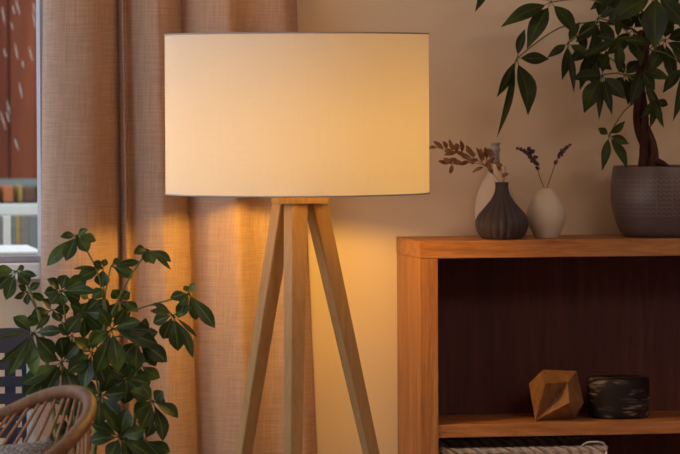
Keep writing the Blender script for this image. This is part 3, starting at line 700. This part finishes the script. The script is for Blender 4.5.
UA = [
 (77, 235, yv - .04, [(47, 266, 11), (66, 261, 12), (78, 246, 8), (88, 252, 12), (96, 241, 9), (88, 229, 6), (60, 237, 7)], (104, 312, yv), [(102, 292), (96, 268), (84, 246)]),
 (103, 268, yv - .03, [(73, 269, 4), (77, 280, 12), (103, 287, 14), (106, 259, 6), (93, 262, 8)], (104, 312, yv), [(104, 295)]),
 (111, 266, yv + .02, [(140, 262, 7), (132, 278, 10), (134, 272, 7), (120, 259, 6)], (104, 312, yv), [(106, 290)]),
 (147, 249, yv - .01, [(134, 254, 8), (146, 263, 9), (154, 264, 9), (171, 262, 10), (171, 270, 5), (136, 248, 6)], (106, 330, yv), [(118, 300), (132, 274), (143, 257)]),
 (189, 293, yv - .02, [(196, 283, 7), (170, 298, 9), (180, 306, 9), (178, 318, 11), (196, 320, 13), (215, 328, 12), (184, 286, 6)], (106, 325, yv), [(127, 313), (150, 305), (173, 299)]),
 (173, 315, yv - .05, [(153, 303, 6), (150, 311, 7), (153, 323, 11), (163, 339, 14), (178, 351, 15), (193, 358, 10), (197, 337, 4), (184, 313, 6)], (150, 305, yv), None),
 (112, 329, yv - .06, [(150, 330, 13), (158, 344, 14), (141, 322, 12), (118, 372, 15), (95, 374, 16), (88, 345, 14), (100, 310, 12), (125, 308, 10)], (105, 345, yv), None),
 (138, 340, yv - .02, [(167, 362, 15), (156, 366, 13), (136, 372, 14), (120, 360, 13), (158, 332, 12), (146, 318, 9)], (106, 340, yv), None),
 (33, 333, yv - .06, [(13, 317, 13), (63, 331, 10), (54, 357, 16), (35, 376, 12), (25, 364, 17), (8, 376, 10), (-2, 364, 6), (-4, 338, 5), (50, 315, 6)], (42, 350, yv), None),
 (16, 271, yv - .02, [(-6, 290, 9), (6, 300, 11), (29, 285, 13), (37, 276, 6), (-4, 268, 7), (-8, 278, 6), (24, 266, 5)], (40, 320, yv), [(32, 295), (24, 280)]),
 (61, 291, yv - .04, [(47, 279, 10), (66, 275, 13), (87, 278, 15), (44, 293, 10), (80, 300, 14), (62, 306, 12), (50, 304, 11), (97, 292, 9)], (66, 325, yv), None),
 (27, 292, yv + .03, [(40, 283, 7), (45, 300, 7), (28, 305, 7), (14, 298, 6), (18, 285, 6)], (42, 330, yv), None),
 (52, 310, yv + .02, [(30, 318, 12), (42, 300, 9), (60, 322, 11), (70, 308, 10), (22, 326, 10)], (66, 330, yv), None),
 (153, 401, yv - .04, [(141, 384, 9), (163, 391, 11), (166, 404, 10), (178, 418, 14), (163, 441, 15), (140, 428, 16), (134, 413, 14), (130, 391, 12)], (138, 412, yv), None),
 (120, 437, yv - .07, [(91, 424, 12), (88, 441, 12), (108, 460, 14), (152, 457, 15), (128, 408, 14), (103, 408, 13), (130, 468, 14), (146, 430, 12)], (128, 450, yv), None),
 (62, 362, yv - .02, [(22, 384, 14), (44, 395, 15), (75, 397, 14), (88, 358, 15), (60, 338, 13), (38, 352, 13), (80, 342, 12)], (62, 385, yv), None),
 (92, 352, yv - .04, [(68, 372, 15), (84, 388, 15), (106, 388, 15), (74, 340, 13), (112, 358, 14), (95, 330, 12)], (98, 390, yv), None),
 (100, 395, yv - .05, [(80, 412, 15), (98, 426, 15), (120, 418, 15), (126, 392, 14), (110, 374, 13), (82, 384, 13)], (98, 415, yv), None),
 (128, 378, yv - .02, [(150, 384, 13), (146, 402, 13), (124, 404, 15), (108, 394, 14), (112, 370, 12), (138, 362, 12)], (100, 400, yv), None),
 (84, 312, yv - .05, [(66, 333, 14), (84, 338, 14), (102, 330, 13), (70, 304, 11), (98, 300, 11), (108, 314, 11)], (100, 360, yv), None),
 (145, 440, yv + .02, [(170, 452, 13), (165, 462, 13), (135, 462, 14), (122, 448, 12), (152, 422, 11)], (130, 455, yv), None),
 (75, 395, yv + .01, [(60, 415, 14), (86, 420, 14), (98, 400, 13), (52, 395, 13), (80, 374, 13)], (74, 430, yv), None),
 (45, 375, yv + .01, [(24, 395, 12), (34, 410, 13), (60, 405, 13), (62, 372, 12), (28, 372, 11)], (50, 400, yv), None),
 (70, 430, yv + .03, [(50, 445, 14), (66, 460, 14), (90, 452, 14), (92, 432, 13), (56, 425, 12), (74, 410, 12)], (74, 450, yv), None),
 (140, 365, yv + .03, [(128, 385, 14), (144, 392, 14), (160, 378, 12), (124, 362, 12), (148, 350, 12)], (130, 400, yv), None),
 (120, 300, yv + .04, [(108, 318, 12), (124, 322, 13), (138, 312, 10), (112, 290, 10), (130, 292, 9)], (106, 330, yv), None),
 (108, 360, yv + .04, [(92, 380, 15), (110, 388, 15), (128, 374, 14), (96, 350, 13), (120, 346, 13)], (100, 400, yv), None),
 (72, 335, yv + .03, [(55, 352, 14), (72, 362, 14), (90, 352, 13), (58, 325, 12), (84, 322, 12)], (74, 380, yv), None),
 (135, 420, yv + .04, [(120, 440, 15), (138, 446, 15), (155, 432, 12), (118, 415, 13), (148, 408, 12)], (130, 450, yv), None),
 (90, 300, yv + .03, [(74, 318, 13), (92, 324, 13), (110, 310, 12), (78, 290, 11), (104, 290, 11)], (104, 330, yv), None),
]
for (cx, cy, yy, tips, srcp, via) in UA:
    cluster('leaf_cluster', um, 'leaf', cx, cy, yy, tips, srcp, 1.13, 'obovate', .0013, .03, via)

# ---------------------------------------------------------------- navy lattice screen
yn = -.30
ls = thing('lattice_screen', PZ(0, .001, yn), 'navy blue lattice panel standing under the window behind the plant', 'lattice screen')
n0 = P(-80, 328, yn); n1 = P(30, 328, yn)
sN = S(0, yn); zt2 = P(10, 328, yn).z
xh = [P(18.8 + 17 * k, 373, yn).x for k in range(-6, 1)]; zh = [P(10, 356 + 17 * k, yn).z for k in range(0, 40)]
hw = 3.2 * sN
xs_ = [n0.x] + [v for x in xh for v in (x - hw, x + hw)] + [n1.x]
b = bmesh.new()
for k in range(0, len(xs_) - 1, 2): box(b, (xs_[k], yn, .02), (xs_[k + 1], yn + .008, zt2))
link('upright_lath', b, 'navy', ls)
b = bmesh.new(); zcur = zt2
for z in zh:
    if z < .08: break
    box(b, (n0.x, yn - .006, z + hw * 1.05), (n1.x, yn, zcur)); zcur = z - hw * 1.05
box(b, (n0.x, yn - .006, .02), (n1.x, yn, zcur))
link('cross_lath', b, 'navy', ls)
link('post', bx((P(26, 360, yn).x, yn - .02, .001), (n1.x + .004, yn - .0065, P(28, 358, yn).z), .001), 'paleblue', ls)['label'] = 'pale blue edge post'

# ---------------------------------------------------------------- rattan chair
def CP(x, y, d): return P(x, y, d)
hoop = catmull([CP(-190, 520, -1.42), CP(-170, 490, -1.22), CP(-120, 462, -1.08), CP(-60, 438, -1.03), CP(-20, 423, -1.04), CP(10, 411.5, -1.07), CP(40, 398, -1.11), CP(64, 392, -1.16), CP(81, 393.5, -1.22), CP(89.5, 402, -1.29), CP(88, 416, -1.37), CP(76, 434, -1.45), CP(54, 455, -1.52), CP(20, 482, -1.60), CP(-30, 512, -1.66), CP(-90, 535, -1.68), CP(-150, 545, -1.62)], 8)
cen = PZ(-62, .40, -1.36)
ch = thing('rattan_chair', Vector((cen.x, cen.y, 0)), 'rattan armchair with a thick wrapped rim and thin cane rods at the lower left', 'chair')
b = bmesh.new(); tube(b, hoop, .0118, 14); link('rim', b, 'rattan', ch)
# seat ring and woven seat
ring = [Vector((cen.x + .20 * math.cos(a), cen.y + .22 * math.sin(a), .40)) for a in [2 * math.pi * k / 48 for k in range(49)]]
b = bmesh.new(); tube(b, ring, .011, 10); link('seat_ring', b, 'rattan', ch)
b = bmesh.new()
for k in range(-9, 10):
    x = k * .02; hh = .22 * math.sqrt(max(0, 1 - (x / .20) ** 2))
    if hh > .02: tube(b, [Vector((cen.x + x, cen.y - hh, .403)), Vector((cen.x + x, cen.y + hh, .403))], .006, 6)
for k in range(-10, 11):
    y = k * .02; hh = .20 * math.sqrt(max(0, 1 - (y / .22) ** 2))
    if hh > .02: tube(b, [Vector((cen.x - hh, cen.y + y, .399)), Vector((cen.x + hh, cen.y + y, .399))], .006, 6)
link('seat', b, 'cane', ch)
nh = len(hoop)
NR = 44
for k in range(NR):
    t = .05 + .9 * k / (NR - 1); hp = hoop[int(t * (nh - 1))]
    a = R(200) - t * R(400) + R(0)
    a = R(175) - (t - .05) / .9 * R(350)
    # rods lean backwards to the seat ring
    tgt = Vector((cen.x + .205 * math.cos(a + R(50)), cen.y + .225 * math.sin(a + R(50)), .402))
    b = bmesh.new(); mid = (hp + tgt) / 2 + Vector((math.cos(a) * .02, math.sin(a) * .02, 0))
    tube(b, catmull([hp, mid, tgt], 5), .0029, 6); link('cane_rod', b, 'cane', ch)
b = bmesh.new()
for (ax_, ay_) in ((.13, .15), (-.13, .15), (.13, -.15), (-.13, -.15)):
    b = bmesh.new(); tube(b, [Vector((cen.x + ax_, cen.y + ay_, .398)), Vector((cen.x + ax_ * 1.5, cen.y + ay_ * 1.4, .001))], .008, 10); link('leg', b, 'darkmat', ch)

# cushion leaning in the chair
TL, TR, BR, BL = CP(-95, 452, -1.24), CP(56, 437, -1.26), CP(22, 545, -1.34), CP(-110, 552, -1.34)
b = bmesh.new(); uvl = b.loops.layers.uv.verify(); nn = 22; g = {}
nrm = ((TR - TL).cross(BL - TL)).normalized()
if nrm.y > 0: nrm = -nrm
for side in (1, -1):
    for i in range(nn + 1):
        for j in range(nn + 1):
            u, v = i / nn, j / nn
            p = TL * (1 - u) * (1 - v) + TR * u * (1 - v) + BR * u * v + BL * (1 - u) * v
            e = (1 - abs(2 * u - 1) ** 2.6) * (1 - abs(2 * v - 1) ** 2.6)
            pin = .014 * (math.sin(math.pi * u) * (1 if v < .5 else -1) * (abs(2 * v - 1) ** 3))
            q = p + nrm * side * (.055 * e ** .6) + (BL - TL).normalized() * pin
            q.z = max(q.z, .42)
            if e < 1e-6 and side == -1: g[(side, i, j)] = g[(1, i, j)]
            else: g[(side, i, j)] = b.verts.new(q)
    for i in range(nn):
        for j in range(nn):
            vs = [g[(side, i, j)], g[(side, i + 1, j)], g[(side, i + 1, j + 1)], g[(side, i, j + 1)]]
            try:
                f = b.faces.new(vs)
            except ValueError: continue
            f.smooth = True
            for l, (x, y) in zip(f.loops, ((i, j), (i + 1, j), (i + 1, j + 1), (i, j + 1))): l[uvl].uv = (x / nn, y / nn)
single('cushion', b, 'knit', 'grey knitted cushion lying in the rattan chair', 'cushion', smooth=True)

# ---------------------------------------------------------------- light
wd = bpy.data.worlds.new('overcast sky'); sc.world = wd; wd.use_nodes = True
bg = wd.node_tree.nodes['Background']; bg.inputs['Color'].default_value = (.86, .93, 1.0, 1); bg.inputs['Strength'].default_value = 1.7
def area(name, loc, rot, sx, sy, power, color):
    l = bpy.data.lights.new(name, 'AREA'); l.shape = 'RECTANGLE'; l.size = sx; l.size_y = sy; l.energy = power; l.color = color
    o = bpy.data.objects.new(name, l); col.objects.link(o); o.location = loc; o.rotation_euler = rot; return o
# daylight coming through the left window wall
area('daylight', (XL - .02, (LY0 + LY1) / 2, (LZ0 + LZ1) / 2), (0, R(-90), 0), LZ1 - LZ0 - .1, LY1 - LY0 - .1, 37, (.82, .91, 1.0))
area('added_fill_light', (2.3, -4.3, ZC - .03), (0, 0, 0), 1.4, 1.4, 46, (1.0, .77, .60))  # unseen fill light, added to brighten the right part of the back wall

vs_ = sc.view_settings
sc.display_settings.display_device = 'sRGB'
vs_.view_transform = 'Standard'; vs_.look = 'None'; vs_.exposure = 0; vs_.gamma = 1; vs_.use_curve_mapping = False
sc.cycles.use_denoising = True
sc.cycles.max_bounces = 8
sc.cycles.diffuse_bounces = 5
sc.cycles.sample_clamp_indirect = 4
cl = thing('added_fill_panel', (2.3, -4.3, ZC - .022), 'large flat square panel added on the ceiling for an unseen fill light', 'ceiling light')  # unseen panel added to carry the fill light
link('housing', bx((1.58, -5.02, ZC - .022), (3.02, -3.58, ZC - .001), .004), 'white_plastic', cl)
